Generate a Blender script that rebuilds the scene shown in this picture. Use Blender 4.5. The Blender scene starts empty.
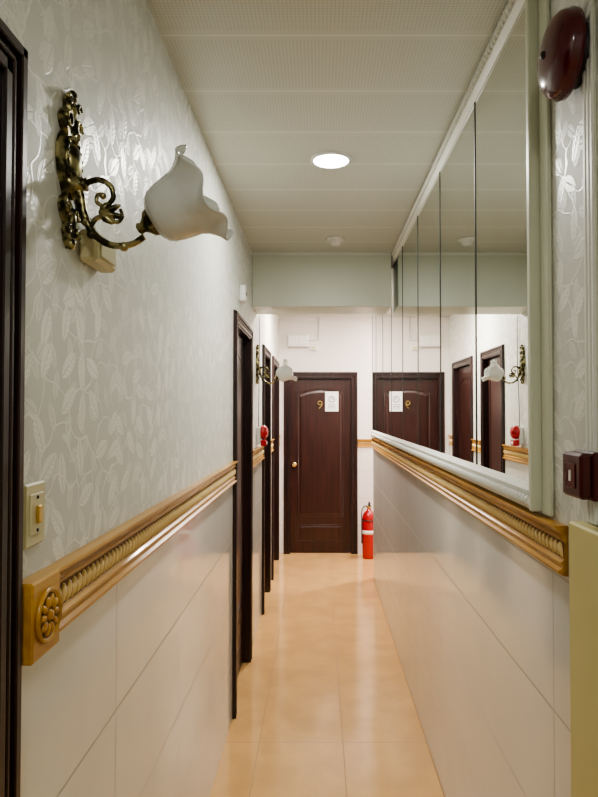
import bpy, math, random
from mathutils import Vector, Matrix
random.seed(3)
D=bpy.data; S=bpy.context.scene
H=1.558; CEIL=2.61; XL=-0.441; XR=0.51; YE=6.85; TH=0.12; YB=-1.6

# ---------------------------------------------------------------- materials
def newmat(name,col=(.8,.8,.8),rough=.5,metal=0.,spec=.5,coat=0.):
    m=D.materials.new(name); m.use_nodes=True
    b=m.node_tree.nodes['Principled BSDF']
    b.inputs['Base Color'].default_value=(*col,1)
    b.inputs['Roughness'].default_value=rough
    b.inputs['Metallic'].default_value=metal
    b.inputs['Specular IOR Level'].default_value=spec
    b.inputs['Coat Weight'].default_value=coat
    b.inputs['Coat Roughness'].default_value=.1
    return m
class N:
    def __init__(s,m): s.t=m.node_tree; s.b=s.t.nodes['Principled BSDF']
    def n(s,typ,**k):
        x=s.t.nodes.new(typ)
        for a,v in k.items(): setattr(x,a,v)
        return x
    def l(s,a,b): s.t.links.new(a,b)
    def m(s,op,a,b=None,c=None,clamp=False):
        x=s.n('ShaderNodeMath',operation=op,use_clamp=clamp)
        for i,v in enumerate((a,b,c)):
            if v is None: continue
            if isinstance(v,(int,float)): x.inputs[i].default_value=v
            else: s.l(v,x.inputs[i])
        return x.outputs[0]
    def ramp(s,f,a,b,ca=0.,cb=1.):
        x=s.n('ShaderNodeMapRange',interpolation_type='SMOOTHSTEP')
        s.l(f,x.inputs[0])
        for i,v in enumerate((a,b,ca,cb)): x.inputs[1+i].default_value=v
        return x.outputs[0]
    def mix(s,f,c1,c2):
        x=s.n('ShaderNodeMix',data_type='RGBA')
        if isinstance(f,(int,float)): x.inputs[0].default_value=f
        else: s.l(f,x.inputs[0])
        for i,c in ((6,c1),(7,c2)):
            if isinstance(c,tuple): x.inputs[i].default_value=(*c,1)
            else: s.l(c,x.inputs[i])
        return x.outputs[2]
    def uv(s,axes):
        tc=s.n('ShaderNodeTexCoord'); sp=s.n('ShaderNodeSeparateXYZ'); s.l(tc.outputs['Object'],sp.inputs[0])
        o=[sp.outputs['XYZ'.index(a)] for a in axes]
        cb=s.n('ShaderNodeCombineXYZ'); s.l(o[0],cb.inputs[0]); s.l(o[1],cb.inputs[1])
        return cb.outputs[0],o[0],o[1]
    def bump(s,h,st,dist=.002):
        x=s.n('ShaderNodeBump'); x.inputs['Strength'].default_value=st; x.inputs['Distance'].default_value=dist
        s.l(h,x.inputs['Height']); s.l(x.outputs[0],s.b.inputs['Normal'])

def wallpaper(name,axes):
    m=newmat(name,rough=.5); q=N(m); uv,u,v=q.uv(axes)
    masks=[]; 
    for k,(sc,L,off) in enumerate(((12.5,.041,0.),(15.5,.030,3.7))):
        mp=q.n('ShaderNodeVectorMath',operation='ADD'); q.l(uv,mp.inputs[0]); mp.inputs[1].default_value=(off,off*.6,0)
        vo=q.n('ShaderNodeTexVoronoi',voronoi_dimensions='2D'); vo.inputs['Scale'].default_value=sc; vo.inputs['Randomness'].default_value=.75
        q.l(mp.outputs[0],vo.inputs['Vector'])
        d=q.n('ShaderNodeVectorMath',operation='SUBTRACT'); q.l(mp.outputs[0],d.inputs[0]); q.l(vo.outputs['Position'],d.inputs[1])
        sc_=q.n('ShaderNodeSeparateColor'); q.l(vo.outputs['Color'],sc_.inputs[0])
        ang=q.m('MULTIPLY_ADD',sc_.outputs[0],2.6,-1.3)
        r=q.n('ShaderNodeVectorRotate',rotation_type='Z_AXIS'); q.l(d.outputs[0],r.inputs['Vector']); q.l(ang,r.inputs['Angle'])
        sp=q.n('ShaderNodeSeparateXYZ'); q.l(r.outputs[0],sp.inputs[0])
        a=q.m('ABSOLUTE',sp.outputs[0]); bb=q.m('DIVIDE',sp.outputs[1],L)
        w=q.m('MULTIPLY',q.m('SUBTRACT',1.,q.m('MULTIPLY',bb,bb)),.42*L)
        body=q.ramp(q.m('SUBTRACT',w,a),0.,.0018)
        vein=q.ramp(a,.0006,.0018)
        sv=q.m('SINE',q.m('MULTIPLY',q.m('SUBTRACT',sp.outputs[1],a),520.))
        svm=q.m('MULTIPLY_ADD',sv,.18,.82)
        masks.append(q.m('MULTIPLY',q.m('MULTIPLY',body,vein),svm))
    no=q.n('ShaderNodeTexNoise',noise_dimensions='2D'); no.inputs['Scale'].default_value=5; q.l(uv,no.inputs['Vector'])
    ad=q.n('ShaderNodeVectorMath',operation='MULTIPLY_ADD'); q.l(no.outputs['Color'],ad.inputs[0]); ad.inputs[1].default_value=(.16,.16,0); q.l(uv,ad.inputs[2])
    ve=q.n('ShaderNodeTexVoronoi',voronoi_dimensions='2D',feature='DISTANCE_TO_EDGE'); ve.inputs['Scale'].default_value=10; q.l(ad.outputs[0],ve.inputs['Vector'])
    stem=q.m('MULTIPLY',q.ramp(ve.outputs['Distance'],.010,.028,1.,0.),.8)
    pat=q.m('MAXIMUM',q.m('MAXIMUM',masks[0],q.m('MULTIPLY',masks[1],.6)),stem)
    big=q.n('ShaderNodeTexNoise',noise_dimensions='2D'); big.inputs['Scale'].default_value=2.2; q.l(uv,big.inputs['Vector'])
    fade=q.ramp(big.outputs[0],.36,.58,.45,1.)
    pat=q.m('MULTIPLY',pat,fade)
    fn=q.n('ShaderNodeTexNoise',noise_dimensions='2D'); fn.inputs['Scale'].default_value=350; q.l(uv,fn.inputs['Vector'])
    col=q.mix(pat,(.62,.625,.575),(.82,.825,.77))
    q.l(col,q.b.inputs['Base Color'])
    q.l(q.ramp(pat,0,1,.52,.32),q.b.inputs['Roughness'])
    q.l(q.ramp(pat,0,1,.0,.12),q.b.inputs['Metallic'])
    q.bump(q.m('ADD',pat,q.m('MULTIPLY',fn.outputs[0],.4)),.36,.0013)
    return m

def tile(name,axes,sx,sy,ox,oy,col,joint,rough,jw=.0025,var=0.,coat=0.):
    m=newmat(name,col,rough,coat=coat); q=N(m); uv,u,v=q.uv(axes); q.b.inputs['Coat Roughness'].default_value=.08
    def line(c,s,o):
        f=q.m('FRACT',q.m('DIVIDE',q.m('SUBTRACT',c,o-100*s),s))
        dd=q.m('MULTIPLY',q.m('MINIMUM',f,q.m('SUBTRACT',1.,f)),s)
        return q.ramp(dd,jw*.5,jw,1.,0.)
    j=q.m('MAXIMUM',line(u,sx,ox),line(v,sy,oy))
    no=q.n('ShaderNodeTexNoise'); no.inputs['Scale'].default_value=5; no.inputs['Detail'].default_value=6; q.l(uv,no.inputs['Vector'])
    c2=tuple(c*(1-var) for c in col)
    base=q.mix(q.ramp(no.outputs[0],.35,.65),col,c2)
    q.l(q.mix(j,base,joint),q.b.inputs['Base Color'])
    q.l(q.ramp(j,0,1,rough,.6),q.b.inputs['Roughness'])
    q.bump(q.m('SUBTRACT',1.,j),.3,.001)
    return m

M={}
M['wpY']=wallpaper('wallpaper_y','YZ'); M['wpX']=wallpaper('wallpaper_x','XZ')
M['plain']=newmat('pale_pink_paint',(.80,.75,.73),.5)
q=N(M['plain']); uv,u,v=q.uv('XZ'); no=q.n('ShaderNodeTexNoise'); no.inputs['Scale'].default_value=60; q.l(uv,no.inputs['Vector'])
q.l(q.mix(q.ramp(no.outputs[0],.4,.6),(.80,.75,.72),(.76,.71,.68)),q.b.inputs['Base Color'])
M['tlY']=tile('wall_tile_y','YZ',.6,.3,1.36,.01,(.76,.75,.70),(.44,.42,.38),.10,.0032,.03,.2)
M['tlX']=tile('wall_tile_x','XZ',.6,.3,.1,.01,(.82,.77,.74),(.50,.46,.43),.1,.003,.03)
M['floor']=tile('floor_tile','XY',.395,.6,.113,.56,(.66,.40,.165),(.38,.21,.08),.16,.003,.12,.15)
m=newmat('perforated_ceiling',(.66,.67,.64),.4); q=N(m); uv,u,v=q.uv('XY')
f=q.m('FRACT',q.m('DIVIDE',q.m('ADD',v,30.09),.3)); dj=q.m('MULTIPLY',q.m('MINIMUM',f,q.m('SUBTRACT',1.,f)),.3)
j=q.ramp(dj,.001,.004,1.,0.); border=q.ramp(dj,.02,.022)
def hole(c,s):
    a=q.m('SUBTRACT',q.m('FRACT',q.m('DIVIDE',q.m('ADD',c,40.),s)),.5); return q.m('MULTIPLY',a,a)
dist=q.m('ADD',hole(u,.0105),hole(v,.0105))
ho=q.m('MULTIPLY',q.ramp(dist,.03,.075,1.,0.),border)
q.l(q.mix(j,q.mix(ho,(.60,.625,.575),(.44,.46,.425)),(.76,.78,.73)),q.b.inputs['Base Color'])
q.bump(q.m('SUBTRACT',1.,q.m('MAXIMUM',j,ho)),.22,.001)
M['ceil']=m
def wood(name,c1,c2,axis,rough=.3,coat=.3):
    m=newmat(name,c1,rough,coat=coat); q=N(m)
    tc=q.n('ShaderNodeTexCoord'); mp=q.n('ShaderNodeMapping'); q.l(tc.outputs['Object'],mp.inputs[0])
    sc=[40,40,40]; sc[axis]=2.5; mp.inputs['Scale'].default_value=sc
    no=q.n('ShaderNodeTexNoise'); no.inputs['Scale'].default_value=1; no.inputs['Detail'].default_value=5; q.l(mp.outputs[0],no.inputs['Vector'])
    q.l(q.mix(q.ramp(no.outputs[0],.35,.7),c1,c2),q.b.inputs['Base Color']); q.bump(no.outputs[0],.1,.0008)
    return m
M['maho']=wood('mahogany',(.024,.006,.0045),(.045,.011,.008),2,.36,.15)
M['mahod']=wood('mahogany_dark',(.014,.005,.005),(.030,.009,.008),2,.34,.2)
M['goldY']=wood('golden_wood_y',(.42,.20,.025),(.58,.32,.06),1,.3,.3)
M['goldX']=wood('golden_wood_x',(.42,.20,.025),(.58,.32,.06),0,.3,.3)
M['goldL']=newmat('golden_wood_bead',(.74,.53,.22),.28,coat=.35)
M['goldD']=newmat('golden_wood_groove',(.13,.055,.010),.5)
M['beam']=newmat('beam_paint',(.64,.67,.58),.35)
M['wtrim']=newmat('white_moulding',(.78,.79,.74),.4)
M['green']=newmat('pale_green_trim',(.66,.69,.56),.4)
M['yellow']=newmat('cream_yellow_paint',(.64,.57,.26),.45)
M['mirror']=newmat('mirror_glass',(.78,.83,.80),.0,1.)
M['mback']=newmat('mirror_backing',(.03,.035,.03),.5)
M['black']=newmat('black_rubber',(.015,.015,.016),.45)
M['red']=newmat('red_enamel',(.42,.008,.015),.25,coat=.4)
M['dred']=newmat('dark_red_plastic',(.085,.003,.012),.2,coat=.4)
M['cpred']=newmat('call_point_red',(.075,.012,.012),.35)
M['cream']=newmat('cream_plastic',(.62,.57,.36),.35)
M['white']=newmat('white_plastic',(.78,.78,.75),.4)
M['paper']=newmat('paper',(.85,.86,.83),.7)
M['grey']=newmat('grey_print',(.2,.2,.21),.7)
M['brass']=newmat('polished_brass',(.80,.56,.22),.22,1.)
M['frost']=newmat('frosted_glass',(.88,.90,.87),.2)
b=M['frost'].node_tree.nodes['Principled BSDF']; b.inputs['Transmission Weight'].default_value=.25; b.inputs['Subsurface Weight'].default_value=.25; b.inputs['Subsurface Radius'].default_value=(.02,.02,.02); b.inputs['Coat Weight'].default_value=.5
m=newmat('antique_brass',(.3,.25,.1),.32,.9); q=N(m); tc=q.n('ShaderNodeTexCoord'); no=q.n('ShaderNodeTexNoise'); no.inputs['Scale'].default_value=55; q.l(tc.outputs['Object'],no.inputs['Vector'])
q.l(q.mix(q.ramp(no.outputs[0],.42,.62),(.045,.04,.02),(.42,.37,.19)),q.b.inputs['Base Color']); q.bump(no.outputs[0],.4,.002); M['abrass']=m
def emis(name,col,st):
    m=newmat(name,col,.5); b=m.node_tree.nodes['Principled BSDF']; b.inputs['Emission Color'].default_value=(*col,1); b.inputs['Emission Strength'].default_value=st; return m
M['lamp']=emis('led_diffuser',(1,1,.97),16.)
M['ledg']=emis('green_led',(.1,.9,.2),1.5)

# ---------------------------------------------------------------- mesh builder
class B:
    def __init__(s): s.v=[];s.f=[];s.mi=[];s.sm=[];s.mats=[]
    def mat(s,k):
        if k not in s.mats: s.mats.append(k)
        return s.mats.index(k)
    def add(s,vs,fs,k,smooth=False,T=None):
        o=len(s.v)
        for p in vs:
            p=Vector(p)
            if T is not None: p=T(p) if callable(T) else T@p
            s.v.append(tuple(p))
        i=s.mat(k)
        for f in fs: s.f.append([o+x for x in f]); s.mi.append(i); s.sm.append(smooth)
    def box(s,x0,x1,y0,y1,z0,z1,k,T=None):
        vs=[(x,y,z) for z in(z0,z1) for y in(y0,y1) for x in(x0,x1)]
        s.add(vs,[(0,2,3,1),(4,5,7,6),(0,1,5,4),(2,6,7,3),(0,4,6,2),(1,3,7,5)],k,False,T)
    def bbox(s,x0,x1,y0,y1,z0,z1,k,r=.004,T=None):
        vs=[];fs=[]
        import itertools
        idx={}
        X=(x0,x1);Y=(y0,y1);Z=(z0,z1)
        for i,j,l in itertools.product((0,1),repeat=3):
            sx=(1,-1)[i]*r; sy=(1,-1)[j]*r; sz=(1,-1)[l]*r
            for a,pt in enumerate(((X[i],Y[j]+sy,Z[l]+sz),(X[i]+sx,Y[j],Z[l]+sz),(X[i]+sx,Y[j]+sy,Z[l]))):
                idx[(i,j,l,a)]=len(vs); vs.append(pt)
            fs.append([idx[(i,j,l,a)] for a in range(3)])
        for i in(0,1):
            fs.append([idx[(i,a,b_,0)] for a,b_ in((0,0),(1,0),(1,1),(0,1))])
            fs.append([idx[(a,i,b_,1)] for a,b_ in((0,0),(1,0),(1,1),(0,1))])
            fs.append([idx[(a,b_,i,2)] for a,b_ in((0,0),(1,0),(1,1),(0,1))])
        for a,b_ in itertools.product((0,1),repeat=2):
            fs.append([idx[(a,b_,0,0)],idx[(a,b_,1,0)],idx[(a,b_,1,1)],idx[(a,b_,0,1)]])
            fs.append([idx[(a,0,b_,0)],idx[(a,1,b_,0)],idx[(a,1,b_,2)],idx[(a,0,b_,2)]])
            fs.append([idx[(0,a,b_,1)],idx[(1,a,b_,1)],idx[(1,a,b_,2)],idx[(0,a,b_,2)]])
        s.add(vs,fs,k,False,T)
    def lathe(s,prof,k,T=None,n=32,fn=None,smooth=True,cap=True):
        vs=[];fs=[]
        for (r,t) in prof:
            for i in range(n):
                a=2*math.pi*i/n; rr,tt=(r,t) if fn is None else fn(r,t,a)
                vs.append((rr*math.cos(a),rr*math.sin(a),tt))
        for j in range(len(prof)-1):
            for i in range(n):
                fs.append((j*n+i,j*n+(i+1)%n,(j+1)*n+(i+1)%n,(j+1)*n+i))
        if cap:
            if prof[0][0]>1e-6: fs.append(list(range(n))[::-1])
            if prof[-1][0]>1e-6: fs.append([(len(prof)-1)*n+i for i in range(n)])
        s.add(vs,fs,k,smooth,T)
    def ball(s,c,rx,ry,rz,k,T=None,n=12,m=7):
        vs=[];fs=[]
        for j in range(m+1):
            p=math.pi*j/m
            for i in range(n):
                a=2*math.pi*i/n; vs.append((c[0]+rx*math.sin(p)*math.cos(a),c[1]+ry*math.sin(p)*math.sin(a),c[2]+rz*math.cos(p)))
        for j in range(m):
            for i in range(n): fs.append((j*n+i,(j+1)*n+i,(j+1)*n+(i+1)%n,j*n+(i+1)%n))
        s.add(vs,fs,k,True,T)
    def tube(s,pts,rad,k,T=None,n=10,closed=False,sub=6):
        P=[Vector(p) for p in pts]; R=rad if isinstance(rad,(list,tuple)) else [rad]*len(P)
        if sub>1:
            Q=[];RR=[]; L=len(P); rng=L if closed else L-1
            for i in range(rng):
                g=lambda a:(P[a%L] if closed else P[max(0,min(L-1,a))])
                p0,p1,p2,p3=g(i-1),g(i),g(i+1),g(i+2)
                for t_ in range(sub):
                    t=t_/sub
                    Q.append(.5*((2*p1)+(p2-p0)*t+(2*p0-5*p1+4*p2-p3)*t*t+(3*p1-p0-3*p2+p3)*t**3)); RR.append(R[i]*(1-t)+R[(i+1)%L]*t)
            if not closed: Q.append(P[-1]);RR.append(R[-1])
            P,R=Q,RR
        L=len(P); vs=[];fs=[]; up=None
        for i in range(L):
            a=P[(i-1)%L] if (closed or i>0) else P[i]; b_=P[(i+1)%L] if (closed or i<L-1) else P[i]
            t=(b_-a).normalized()
            if up is None: up=t.orthogonal().normalized()
            up=(up-t*up.dot(t)).normalized(); w=t.cross(up)
            for j in range(n):
                an=2*math.pi*j/n; vs.append(P[i]+(up*math.cos(an)+w*math.sin(an))*R[i])
        for i in range(L if closed else L-1):
            for j in range(n):
                fs.append((i*n+j,i*n+(j+1)%n,((i+1)%L)*n+(j+1)%n,((i+1)%L)*n+j))
        if not closed: fs.append(list(range(n))[::-1]); fs.append([(L-1)*n+j for j in range(n)])
        s.add(vs,fs,k,True,T)
    def prism(s,poly,a,b_,k,T=None,smooth=False,capk=None):
        n=len(poly); vs=[(a,p,z) for p,z in poly]+[(b_,p,z) for p,z in poly]
        fs=[(i,(i+1)%n,n+(i+1)%n,n+i) for i in range(n)]
        s.add(vs,fs,k,smooth,T)
        cv=[];cf=[]
        for e in (a,b_):
            for i in range(n-1):
                (p0,z0),(p1,z1)=poly[i],poly[i+1]; o=len(cv)
                if abs(z1-z0)<1e-7: continue
                cv+=[(e,0,z0),(e,p0,z0),(e,p1,z1),(e,0,z1)]; cf.append((o,o+1,o+2,o+3))
        s.add(cv,cf,capk or k,False,T)
    def make(s,name,parent=None):
        me=D.meshes.new(name)
        me.from_pydata(s.v,[],s.f)
        for k in s.mats: me.materials.append(M[k])
        me.polygons.foreach_set('material_index',s.mi); me.polygons.foreach_set('use_smooth',s.sm); me.update()
        import bmesh
        bm=bmesh.new(); bm.from_mesh(me); bmesh.ops.recalc_face_normals(bm,faces=bm.faces); bm.to_mesh(me); bm.free()
        o=D.objects.new(name,me); S.collection.objects.link(o)
        if parent: o.parent=parent
        return o
def empty(name,loc=(0,0,0)):
    e=D.objects.new(name,None); e.empty_display_size=.1; e.location=loc; S.collection.objects.link(e); return e
TL=lambda v:Vector((XL+v[1],v[0],v[2]))
TR=lambda v:Vector((XR-v[1],v[0],v[2]))
TE=lambda v:Vector((v[0],YE-v[1],v[2]))

# ---------------------------------------------------------------- shell
TOP=2.085; TOPE=2.0; CW=.07; IN=.05
HD=TOP-IN
SPL_L=1.255; SPL_R=1.275
doorsL=[(-.05,.892),(3.18,3.96),(4.80,5.46),(5.78,6.62)]
def wallseg(b,T,a,c,z0,z1,split,wp,tl):
    if z0<split<z1:
        b.box(a,c,-TH,0,z0,split,tl,T); b.box(a,c,-TH,0,split,z1,wp,T)
    else: b.box(a,c,-TH,0,z0,z1,wp,T)
b=B(); y=YB
for a,c in doorsL:
    a2,c2=a+IN,c-IN
    wallseg(b,TL,y,a2,0,CEIL,SPL_L,'wpY','tlY'); wallseg(b,TL,a2,c2,HD,CEIL,SPL_L,'wpY','tlY'); y=c2
wallseg(b,TL,y,YE,0,CEIL,SPL_L,'wpY','tlY'); b.make('wall_left')
b=B(); wallseg(b,TR,YB,5.86,0,CEIL,SPL_R,'wpY','tlY'); b.make('wall_right')
dE=(-.39,.425)
b=B(); a2,c2=dE[0]+IN,dE[1]-IN
wallseg(b,TE,XL-TH,a2,0,CEIL,1.2,'plain','tlX'); wallseg(b,TE,a2,c2,TOPE-IN,CEIL,1.2,'plain','tlX'); wallseg(b,TE,c2,2.2,0,CEIL,1.2,'plain','tlX'); b.make('wall_end')
b=B(); TS=lambda v:Vector((v[0],5.86+v[1],v[2])); wallseg(b,TS,XR+TH,2.2,0,CEIL,1.2,'plain','tlX'); b.make('wall_side_passage')
b=B(); b.box(2.2,2.32,5.74,YE+TH,0,1.2,'tlY'); b.box(2.2,2.32,5.74,YE+TH,1.2,CEIL,'plain'); b.make('wall_side_end')
b=B(); b.box(XL-TH,XR+TH,YB-TH,YB,0,1.2,'tlX'); b.box(XL-TH,XR+TH,YB-TH,YB,1.2,CEIL,'wpX'); b.make('wall_back')
b=B(); b.box(XL-TH-.1,2.32,YB-TH,YE+TH+.1,-.1,0,'floor'); b.make('floor')
b=B(); b.box(XL-TH-.1,2.32,YB-TH,YE+TH+.1,CEIL,CEIL+.1,'ceil'); b.make('ceiling')
b=B(); b.bbox(XL,XR-.032,4.07,4.40,2.252,CEIL,'beam',.004)
b.box(XL,XR-.032,4.062,4.07,CEIL-.018,CEIL,'wtrim'); b.make('ceiling_beam')

# ---------------------------------------------------------------- chair rails
def rail(name,T,a,c,z0,z1,km,rosette=None,proud=.028):
    b=B(); h=z1-z0; kp=proud/.029
    pr=[(0,0),(.010,0),(.016,.03),(.022,.06),(.022,.11),(.014,.15),(.012,.20),(.016,.23),(.0165,.27),(.010,.31),(.0085,.34),(.0085,.68),(.010,.71),(.0165,.74),(.0165,.78),(.012,.81),(.016,.86),(.025,.92),(.029,.96),(.029,1.0),(0,1.0)]
    poly=[(p*kp,z0+t*h) for p,t in pr]
    a0=a
    if rosette: a0=a+rosette
    b.prism(poly,a0,c,km,T)
    pitch=.0225; n=max(1,int((c-a0)/pitch))
    sl=math.tan(math.radians(22))
    for i in range(n):
        s=a0+(i+.5)*(c-a0)/n; zc=z0+.51*h
        TB=lambda v,s=s,zc=zc:T(Vector((s+v[0]+v[2]*sl,v[1],zc+v[2])))
        b.ball((0,.009*kp,0),.0066,.0085*kp,.155*h,'goldL',TB,9,6)
    b.box(a0+.001,c-.001,.0,.0088*kp+.0004,z0+.345*h,z0+.675*h,'goldD',T)
    if rosette:
        b.bbox(a,a+rosette,0,.030,z0-.002,z1+.002,km,.003,T)
        cs=a+rosette/2; cz=(z0+z1)/2
        R=min(rosette,h)*.43
        TT=lambda v:T(Vector((cs+v[0],.030+v[2],cz+v[1])))
        b.lathe([(R,0),(R,.004),(R*.93,.007),(R*.86,.004),(R*.82,.002),(0,.002)],km,TT,32)
        b.lathe([(R*.82,.0022),(0,.0026)],'goldD',TT,32,cap=False)
        for i in range(10):
            an=2*math.pi*i/10
            TP=lambda v,an=an:TT(Vector((v[0]*math.cos(an)-v[1]*math.sin(an),v[0]*math.sin(an)+v[1]*math.cos(an),v[2])))
            b.ball((R*.53,0,.003),R*.25,R*.14,.005,km,TP,10,6)
        b.ball((0,0,.003),R*.22,R*.22,.007,km,TT,14,8)
    return b.make(name)
rail('trim_1',TL,.897,3.178,1.195,1.308,'goldY',.095)
rail('trim_2',TL,3.962,4.798,1.195,1.308,'goldY')
rail('trim_3',TL,5.462,5.778,1.195,1.308,'goldY')
rail('trim_4',TL,6.622,YE-.03,1.195,1.308,'goldY')
rail('trim_5',TR,1.275,5.86,1.222,1.325,'goldY')
rail('trim_6',TE,.427,2.2,1.17,1.26,'goldX',proud=.022)

# ---------------------------------------------------------------- doors
def door(name,T,a,c,knob=None,dark='mahod',face='maho',extra=None,top=TOP,proud=.020):
    b=B(); w=CW
    for lo,hi,sgn in((a,a+w,1),(c-w,c,-1)):
        e=(lambda u:lo+u if sgn>0 else hi-u)
        b.box(lo,hi,.0005,proud*.55,0,top,dark,T)
        x0,x1=sorted((e(IN+.0005),e(w))); b.box(x0,x1,-TH*.8,.0005,0,top-w,dark,T)
        for u0,u1,p in((.004,.02,proud),(.028,.036,proud*.8),(.044,.062,proud*.9)):
            x0,x1=sorted((e(u0),e(u1))); b.bbox(x0,x1,proud*.5,p,0.0,top-u0,dark,.002,T)
    b.box(a+w,c-w,.0005,proud*.55,top-w,top,dark,T)
    b.box(a+IN+.0005,c-IN-.0005,-TH*.8,.0005,top-w,top-IN-.0005,dark,T)
    for u0,u1,p in((.004,.02,proud),(.028,.036,proud*.8),(.044,.062,proud*.9)):
        b.bbox(a+u0,c-u0,proud*.5,p,top-u1,top-u0,dark,.002,T)
    la,lc,lt=a+w+.002,c-w-.002,top-w-.003
    f=-.035
    b.box(la,lc,f-.04,f,.006,lt,face,T)
    ws=lc-la; ma=la+ws*.13; mc=lc-ws*.13
    def loop(z0,z1,arc):
        pts=[(ma,z0),(mc,z0),(mc,z1-arc)]
        if arc:
            for i in range(1,10):
                t=i/10; x=mc+(ma-mc)*t; pts.append((x,z1-arc+arc*math.sin(math.pi*t)))
        pts.append((ma,z1-arc)); return pts
    for z0,z1,arc in((.40,lt-.11,.05),(.13,.31,0)):
        pts=loop(z0,z1,arc)
        b.tube([(x,f,z) for x,z in pts],.0045,face,T,8,True,1)
        cx=(ma+mc)/2; cz=(z0+z1)/2
        ins=[(cx+(x-cx)*.93,cz+(z-cz)*(.97 if z1-z0>.7 else .86)) for x,z in pts]
        in2=[(cx+(x-cx)*.86,cz+(z-cz)*(.94 if z1-z0>.7 else .72)) for x,z in pts]
        n=len(ins); vs=[(x,f,z) for x,z in ins]+[(x,f+.004,z) for x,z in in2]
        b.add(vs,[(i,(i+1)%n,n+(i+1)%n,n+i) for i in range(n)]+[[n+i for i in range(n)]],face,False,T)
    if knob is not None:
        kx=la+.045 if knob<0 else lc-.045
        TT=lambda v:T(Vector((kx+v[0],f+v[2],.975+v[1])))
        b.lathe([(.028,0),(.028,.004),(.020,.008),(.011,.012),(.010,.03),(.018,.036),(.024,.048),(.023,.06),(.014,.068),(0,.07)],'brass',TT,20)
    if extra: extra(b,f,T)
    return b.make(name)
def notice(b,f,T):
    b.box(.068,.215,f+.005,f+.0125,1.565,1.785,'paper',T)
    TT=lambda v:T(Vector((.142+v[0],f+.0127+v[2],1.70+v[1])))
    b.tube([TT(Vector((.032*math.cos(t),.032*math.sin(t),0))) for t in [i*2*math.pi/16 for i in range(16)]],.0045,'grey',None,6,True,1)
    b.box(.139,.145,f+.0125,f+.0155,1.70,1.725,'grey',T); b.box(.142,.162,f+.0125,f+.0155,1.697,1.703,'grey',T)
    for i in range(3): b.box(.10,.18,f+.0125,f+.0135,1.60+i*.018,1.606+i*.018,'grey',T)
d1=door('door_1',TL,*doorsL[0])
for i in (1,2,3): door('door_%d'%(i+1),TL,*doorsL[i])
d5=door('door_5',TE,*dE,knob=-1,extra=notice,face='maho',top=TOPE)
fc=D.curves.new('number_9','FONT'); fc.body='9'; fc.size=.13; fc.extrude=.004; fc.align_x='CENTER'
fc.materials.append(M['brass']); fo=D.objects.new('number_9',fc); S.collection.objects.link(fo)
fo.location=(.012,YE+.026,1.595); fo.rotation_euler=(math.pi/2,0,0); fo.parent=d5

# ---------------------------------------------------------------- mirror with frame
Y0,Y1=1.40,5.80; Z0,Z1=1.334,CEIL-.002
b=B()
b.box(Y0+.02,Y1-.005,0.0005,.006,Z0+.02,Z1-.02,'mback',TR)
edges=[Y0+.018]+[1.965+.575*i for i in range(7)]
edges=[e for e in edges if e<Y1-.2]+[Y1-.01]
for i in range(len(edges)-1):
    a,c=edges[i]+.001,edges[i+1]-.001
    b.bbox(a,c,.004,.011,Z0+.05,Z1-.045,'mirror',.0015,TR)
for e in edges[1:-1]:
    b.box(e-.004,e+.004,.006,.013,Z0+.05,Z1-.045,'mback',TR)
b.box(Y1-.01,Y1,.0005,.0135,Z0+.03,Z1-.03,'mback',TR)
mfw=.058
pr=[(0.0005,0),(.022,0),(.027,.12),(.030,.3),(.027,.42),(.018,.5),(.022,.6),(.025,.72),(.019,.85),(.013,1.),(0.0005,1.)]
b.prism([(p,Z0+t*mfw) for p,t in pr],Y0+.008,Y1,'wtrim',TR)
b.prism([(p,Z1-t*mfw) for p,t in pr],Y0+.008,Y1,'wtrim',TR)
n=int((Y1-Y0)/.024)
for i in range(n):
    s=Y0+.03+(i+.5)*(Y1-Y0-.03)/n
    b.ball((s,.027,Z0+.018),.0092,.008,.013,'wtrim',TR,8,5)
    if not 4.03<s<4.44: b.ball((s,.027,Z1-.018),.0092,.008,.013,'wtrim',TR,8,5)
b.bbox(Y0,Y0+.020,0.0005,.032,Z0-.001,Z1+.001,'green',.003,TR)
b.make('wall_mirror')

b=B(); b.bbox(YB,1.20,0.0005,.03,0,1.349,'yellow',.004,TR); b.make('trim_9')
b=B(); 
for y0 in (1.13,1.145,1.16): b.bbox(y0,y0+.011,0.0005,.008,1.352,CEIL-.002,'wtrim',.002,TR)
b.box(1.128,1.173,0.0005,.004,1.352,CEIL-.002,'green',TR)
b.make('trim_7')
b=B(); b.bbox(1.345,1.397,0.0005,.010,1.33,CEIL-.002,'green',.003,TR); b.make('trim_8')

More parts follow.
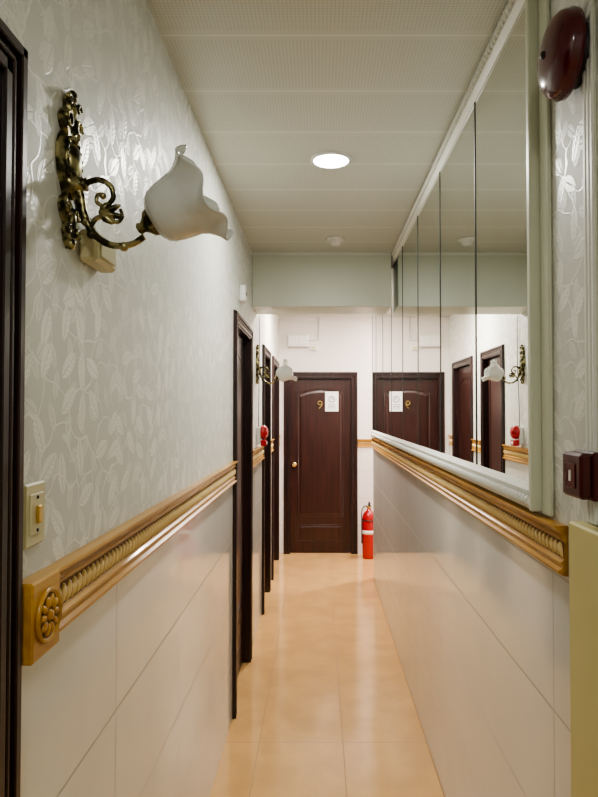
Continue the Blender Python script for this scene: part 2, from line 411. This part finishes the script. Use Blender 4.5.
# ---------------------------------------------------------------- wall sconces
def sconce(name,yc,zoff=0.):
    root=empty(name,(XL,yc,1.98+zoff))
    def P(px,py): return ((px-319)/563.6-XL,0,(412-py)/563.6+H-1.98)
    b=B()
    outline=[(0,.150),(.012,.143),(.020,.130),(.017,.118),(.030,.108),(.040,.092),(.034,.078),(.026,.070),(.036,.058),(.044,.040),(.046,.015),(.040,-.012),(.028,-.030),(.020,-.045),(.030,-.055),(.036,-.070),(.028,-.088),(.016,-.098),(.020,-.112),(.013,-.130),(0,-.142)]
    outline=[(w,z*.93-.006) for w,z in outline]
    full=[(w,z) for w,z in outline]+[(-w,z) for w,z in outline[-2:0:-1]]
    n=len(full)
    L0=[(0.0005,w,z) for w,z in full]; L1=[(.007,w,z) for w,z in full]; L2=[(.013,w*.80,z*.95) for w,z in full]; L3=[(.010,w*.6,z*.88) for w,z in full]
    fs=[]
    for k in range(3):
        fs+=[(k*n+i,k*n+(i+1)%n,(k+1)*n+(i+1)%n,(k+1)*n+i) for i in range(n)]
    fs.append([3*n+i for i in range(n)])
    b.add(L0+L1+L2+L3,fs,'abrass')
    b.ball((.012,0,.010),.014,.022,.036,'abrass',None,18,10)
    b.tube([(.013,.030*math.cos(t),.010+.045*math.sin(t)) for t in [i*2*math.pi/20 for i in range(20)]],.0035,'abrass',None,8,True,2)
    for i in range(20):
        t=i*2*math.pi/20; b.ball((.015,.030*math.cos(t),.010+.045*math.sin(t)),.004,.004,.004,'abrass',None,6,4)
    for sg in (1,-1):
        for cz,r,d in((.078,.017,1),(-.070,.015,-1),(.114,.010,1),(-.106,.010,-1)):
            pts=[]
            for i in range(14):
                t=i/13*3.4*math.pi/1.6; rr=r*(1-i/17)
                pts.append((.014,sg*(.020+rr*math.cos(t)*.8),cz+d*rr*math.sin(t)))
            b.tube(pts,[.0042*(1-i/30) for i in range(14)],'abrass',None,7,False,2)
    for z,rz in((.128,.012),(.100,.018),(-.038,.016),(-.09,.018),(-.130,.010)):
        b.ball((.010,0,z),.009,.009,rz,'abrass',None,10,6)
    b.make('backplate',root)
    b=B()
    b.lathe([(.022,0),(.024,.006),(.016,.012),(.010,.022),(.012,.028),(0,.030)],'abrass',Matrix.Translation(Vector((.008,0,.376+H-1.98+.02)))@Matrix.Rotation(math.pi/2,4,'Y'),16)
    path=[(72,190),(84,196),(88,216),(97,236),(114,248),(134,248),(148,240)]
    b.tube([P(*p) for p in path],[.0068,.0068,.0066,.0064,.006,.0056,.0056],'abrass',None,12)
    b.tube([P(*p) for p in [(88,222),(83,205),(88,190),(102,184),(114,190),(117,202),(109,210),(101,206),(102,199),(107,199)]],[.004,.005,.0054,.0052,.005,.0045,.004,.0036,.0036,.004],'abrass',None,9)
    b.tube([P(*p) for p in [(94,232),(101,222),(112,221),(121,226),(126,220),(124,213)]],[.0045,.0045,.004,.0036,.0036,.003],'abrass',None,9)
    b.ball(P(107,200),.006,.006,.006,'abrass'); 
    lc=Vector(P(104,218))
    for an,L in((-.1,.042),(.42,.040),(-.6,.030),(.95,.026)):
        dirv=Vector((math.cos(an),0,math.sin(an)))
        pts=[lc,lc+dirv*L*.4,lc+dirv*L*.8,lc+dirv*L]
        b.tube(pts,[.003,.0075,.005,.001],'abrass',None,8,False,3)
    for p in [(90,225),(96,238),(128,250)]:
        b.ball(P(*p),.0085,.0085,.0085,'abrass')
    axis=Vector((.87,0,.49)).normalized()
    nk=Vector(P(155,226)); 
    R=Matrix((( -axis.z,0,axis.x,nk.x),(0,1,0,nk.y),(axis.x,0,axis.z,nk.z),(0,0,0,1)))
    b.lathe([(.006,-.028),(.011,-.024),(.009,-.018),(.014,-.012),(.022,-.006),(.025,.0),(.024,.006),(.021,.008),(0,.008)],'abrass',R,20)
    b.make('scroll_arm',root)
    b=B()
    prof=[(.018,.000),(.030,.003),(.041,.010),(.048,.020),(.052,.034),(.055,.050),(.058,.066),(.064,.080),(.072,.092),(.080,.101),(.086,.106)]
    def fn(r,t,a):
        k=max(0,(t-.04)/.066); k=k*k
        c=math.cos(6*a)
        return r*(1+.055*k*c), t-.009*k*c
    pr2=[]
    for i in range(len(prof)-1):
        for j in range(3):
            u=j/3; pr2.append((prof[i][0]*(1-u)+prof[i+1][0]*u,prof[i][1]*(1-u)+prof[i+1][1]*u))
    pr2.append(prof[-1])
    outer=pr2+[(prof[-1][0]+.0005,prof[-1][1]+.002)]; inner=[(max(.001,r-.0032),t+.0020) for r,t in pr2[::-1]]
    b.lathe(outer+inner,'frost',R,84,fn,True,False)
    b.make('tulip_glass_shade',root)
    b=B(); b.lathe([(.010,.006),(.012,.03),(.018,.045),(.020,.058),(.014,.072),(0,.078)],'white',R,18); b.make('bulb',root)
    return root
sconce('wall_sconce',1.072)
sconce('wall_sconce.001',4.36,-.085)

b=B(); b.bbox(1.125,1.235,.0005,.036,1.835,1.894,'cream',.006,TL); b.bbox(1.14,1.22,.036,.040,1.845,1.884,'cream',.002,TL)
b.tube([TL(Vector((1.18,.012,1.892))),TL(Vector((1.175,.013,1.905))),TL(Vector((1.15,.012,1.918)))],.004,'cream',None,8)
b.make('junction_box')
b=B(); b.bbox(.918,.985,0.0005,.008,1.354,1.450,'cream',.003,TL)
b.bbox(.93,.973,.008,.0105,1.372,1.434,'cream',.001,TL)
b.bbox(.945,.959,.0105,.016,1.388,1.416,'brass',.002,TL); b.ball((.952,.0108,1.428),.003,.002,.003,'black',TL,8,5); b.ball((.952,.0108,1.378),.003,.002,.003,'black',TL,8,5)
b.make('light_switch')
b=B()
TT=lambda v:TR(Vector((1.195+v[0],v[2],2.254+v[1])))
b.lathe([(.060,0.0005),(.060,.014),(.050,.018),(.050,.03)],'black',TT,32)
b.lathe([(.070,.020),(.081,.023),(.082,.032),(.079,.038),(.079,.042),(.076,.050),(.066,.060),(.049,.067),(.026,.071),(0,.073)],'dred',TT,48)
b.ball((0,0,.073),.008,.008,.005,'black',TT)
b.tube([TT(Vector((-.05,.04,.01))),TT(Vector((-.09,.10,.006))),TT(Vector((-.10,.22,.006))),TT(Vector((-.10,.350,.006)))],.005,'white',None,8)
b.make('fire_alarm_bell')
b=B(); b.bbox(1.105,1.195,.010,.022,1.398,1.486,'cpred',.003,TR); b.bbox(1.108,1.192,.022,.044,1.401,1.483,'cpred',.005,TR)
b.bbox(1.128,1.172,.044,.046,1.418,1.464,'dred',.001,TR); b.box(1.146,1.154,.046,.0468,1.431,1.451,'white',TR)
b.box(1.12,1.18,.0085,.010,1.406,1.476,'black',TR)
b.make('manual_call_point')
b=B()
b.bbox(4.36,4.44,0.0005,.03,1.33,1.45,'white',.004,TL)
TT=lambda v:TL(Vector((4.40+v[0],.03+v[2],1.415+v[1])))
b.lathe([(.048,0),(.050,.02),(.046,.034),(.034,.045),(.018,.050),(0,.052)],'red',TT,28)
b.bbox(4.355,4.445,.0305,.07,1.318,1.362,'red',.006,TL); b.bbox(4.38,4.42,.07,.073,1.33,1.35,'white',.001,TL)
b.tube([TL(Vector((4.42,.01,1.45))),TL(Vector((4.425,.012,1.65))),TL(Vector((4.455,.012,1.95))),TL(Vector((4.455,.010,2.25)))],.003,'black',None,6)
b.make('fire_alarm_sounder')
b=B(); b.bbox(3.40,3.47,0.0005,.035,2.17,2.26,'white',.006,TL); b.ball((3.435,.036,2.215),.012,.006,.012,'grey',TL); b.make('door_sensor')
b=B(); b.bbox(-.345,-.12,0.0005,.06,2.275,2.41,'white',.006,TE)
b.bbox(-.33,-.24,.06,.066,2.295,2.39,'paper',.002,TE); b.bbox(-.225,-.135,.06,.066,2.295,2.39,'paper',.002,TE)
b.box(-.345,-.12,.06,.0605,2.272,2.275,'grey',TE)
b.ball((-.232,.062,2.39),.004,.003,.004,'ledg',TE); b.make('emergency_light')
b=B(); b.bbox(-.10,-.02,0.0005,.03,2.235,2.29,'white',.004,TE); b.bbox(-.085,-.035,.03,.034,2.245,2.28,'cream',.002,TE)
b.tube([TE(Vector((-.118,.008,2.35))),TE(Vector((.0,.008,2.35))),TE(Vector((.0,.008,CEIL-.003)))],.006,'white',None,6,False,1); b.make('wall_socket')

# ---------------------------------------------------------------- ceiling fittings
def downlight(name,x,y,r=.075):
    b=B(); T=Matrix.Translation(Vector((x,y,CEIL)))@Matrix.Rotation(math.pi,4,'X')
    b.lathe([(r+.010,0),(r+.010,.004),(r+.005,.009),(r,.010),(r-.002,.007)],'white',T,40,cap=False)
    b.lathe([(r-.001,.007),(0,.008)],'lamp',T,40,cap=False); return b.make(name)
def lamp(name,x,y,w,col=(1,.98,.94),r=.072):
    l=D.lights.new(name,'AREA'); l.shape='DISK'; l.size=2*r; l.energy=w; l.color=col
    o=D.objects.new(name,l); o.location=(x,y,CEIL-.014); S.collection.objects.link(o); return o
for i,(x,y,w,c) in enumerate(((.05,2.56,18,(1,.985,.92)),(.04,-.55,14,(1,.98,.90)),(.04,5.35,60,(1,.88,.80)),(1.2,6.35,55,(1,.88,.81)))):
    nm='ceiling_downlight'+('' if i==0 else '.%03d'%i)
    d=downlight(nm,x,y); l=lamp('downlight_lamp',x,y,w,c); l.parent=d
b=B(); T=Matrix.Translation(Vector((.10,3.74,CEIL)))@Matrix.Rotation(math.pi,4,'X')
b.lathe([(.055,0),(.055,.010),(.050,.016),(.034,.020),(.032,.032),(.024,.040),(0,.042)],'white',T,32)
b.make('smoke_detector')

# ---------------------------------------------------------------- fire extinguisher
b=B(); T=Matrix.Translation(Vector((.535,6.66,0)))
b.lathe([(.066,0),(.070,.004),(.070,.02),(.072,.03),(.072,.42),(.068,.45),(.055,.48),(.034,.50),(.022,.508),(.022,.53),(0,.53)],'red',T,36)
b.lathe([(.0725,.26),(.0728,.26),(.0728,.30),(.0725,.30)],'paper',T,36,cap=False)
b.lathe([(.024,.528),(.026,.535),(.024,.556),(.012,.56),(0,.56)],'brass',T,18)
b.bbox(-.012,.012,-.10,.015,.56,.575,'black',.003,T); b.bbox(-.011,.011,-.11,.012,.588,.600,'black',.003,T); b.box(-.008,.008,-.0,.014,.57,.592,'black',T)
b.tube([T@Vector(p) for p in [(-.02,0,.545),(-.05,-.0,.55),(-.076,-.01,.50),(-.080,-.02,.40),(-.078,-.02,.26),(-.077,-.02,.16)]],[.006,.006,.006,.006,.007,.010],'black',None,8)
b.lathe([(.0735,.40),(.076,.40),(.076,.412),(.0735,.412)],'black',T,30,cap=False)
b.make('fire_extinguisher')

# ---------------------------------------------------------------- world & camera
w=D.worlds.new('world'); S.world=w; w.use_nodes=True; w.node_tree.nodes['Background'].inputs[0].default_value=(.6,.6,.6,1); w.node_tree.nodes['Background'].inputs[1].default_value=.2
try: S.view_settings.look='AgX - Medium High Contrast'
except Exception as e: print(e)
cam=D.cameras.new('camera'); co=D.objects.new('camera',cam); S.collection.objects.link(co)
cam.sensor_fit='VERTICAL'; cam.sensor_height=36; cam.sensor_width=27; cam.lens=620/797*36
co.location=(0,0,H); co.rotation_euler=(math.radians(90+1.25),0,0); cam.shift_x=-20/797; cam.clip_start=.02
S.camera=co
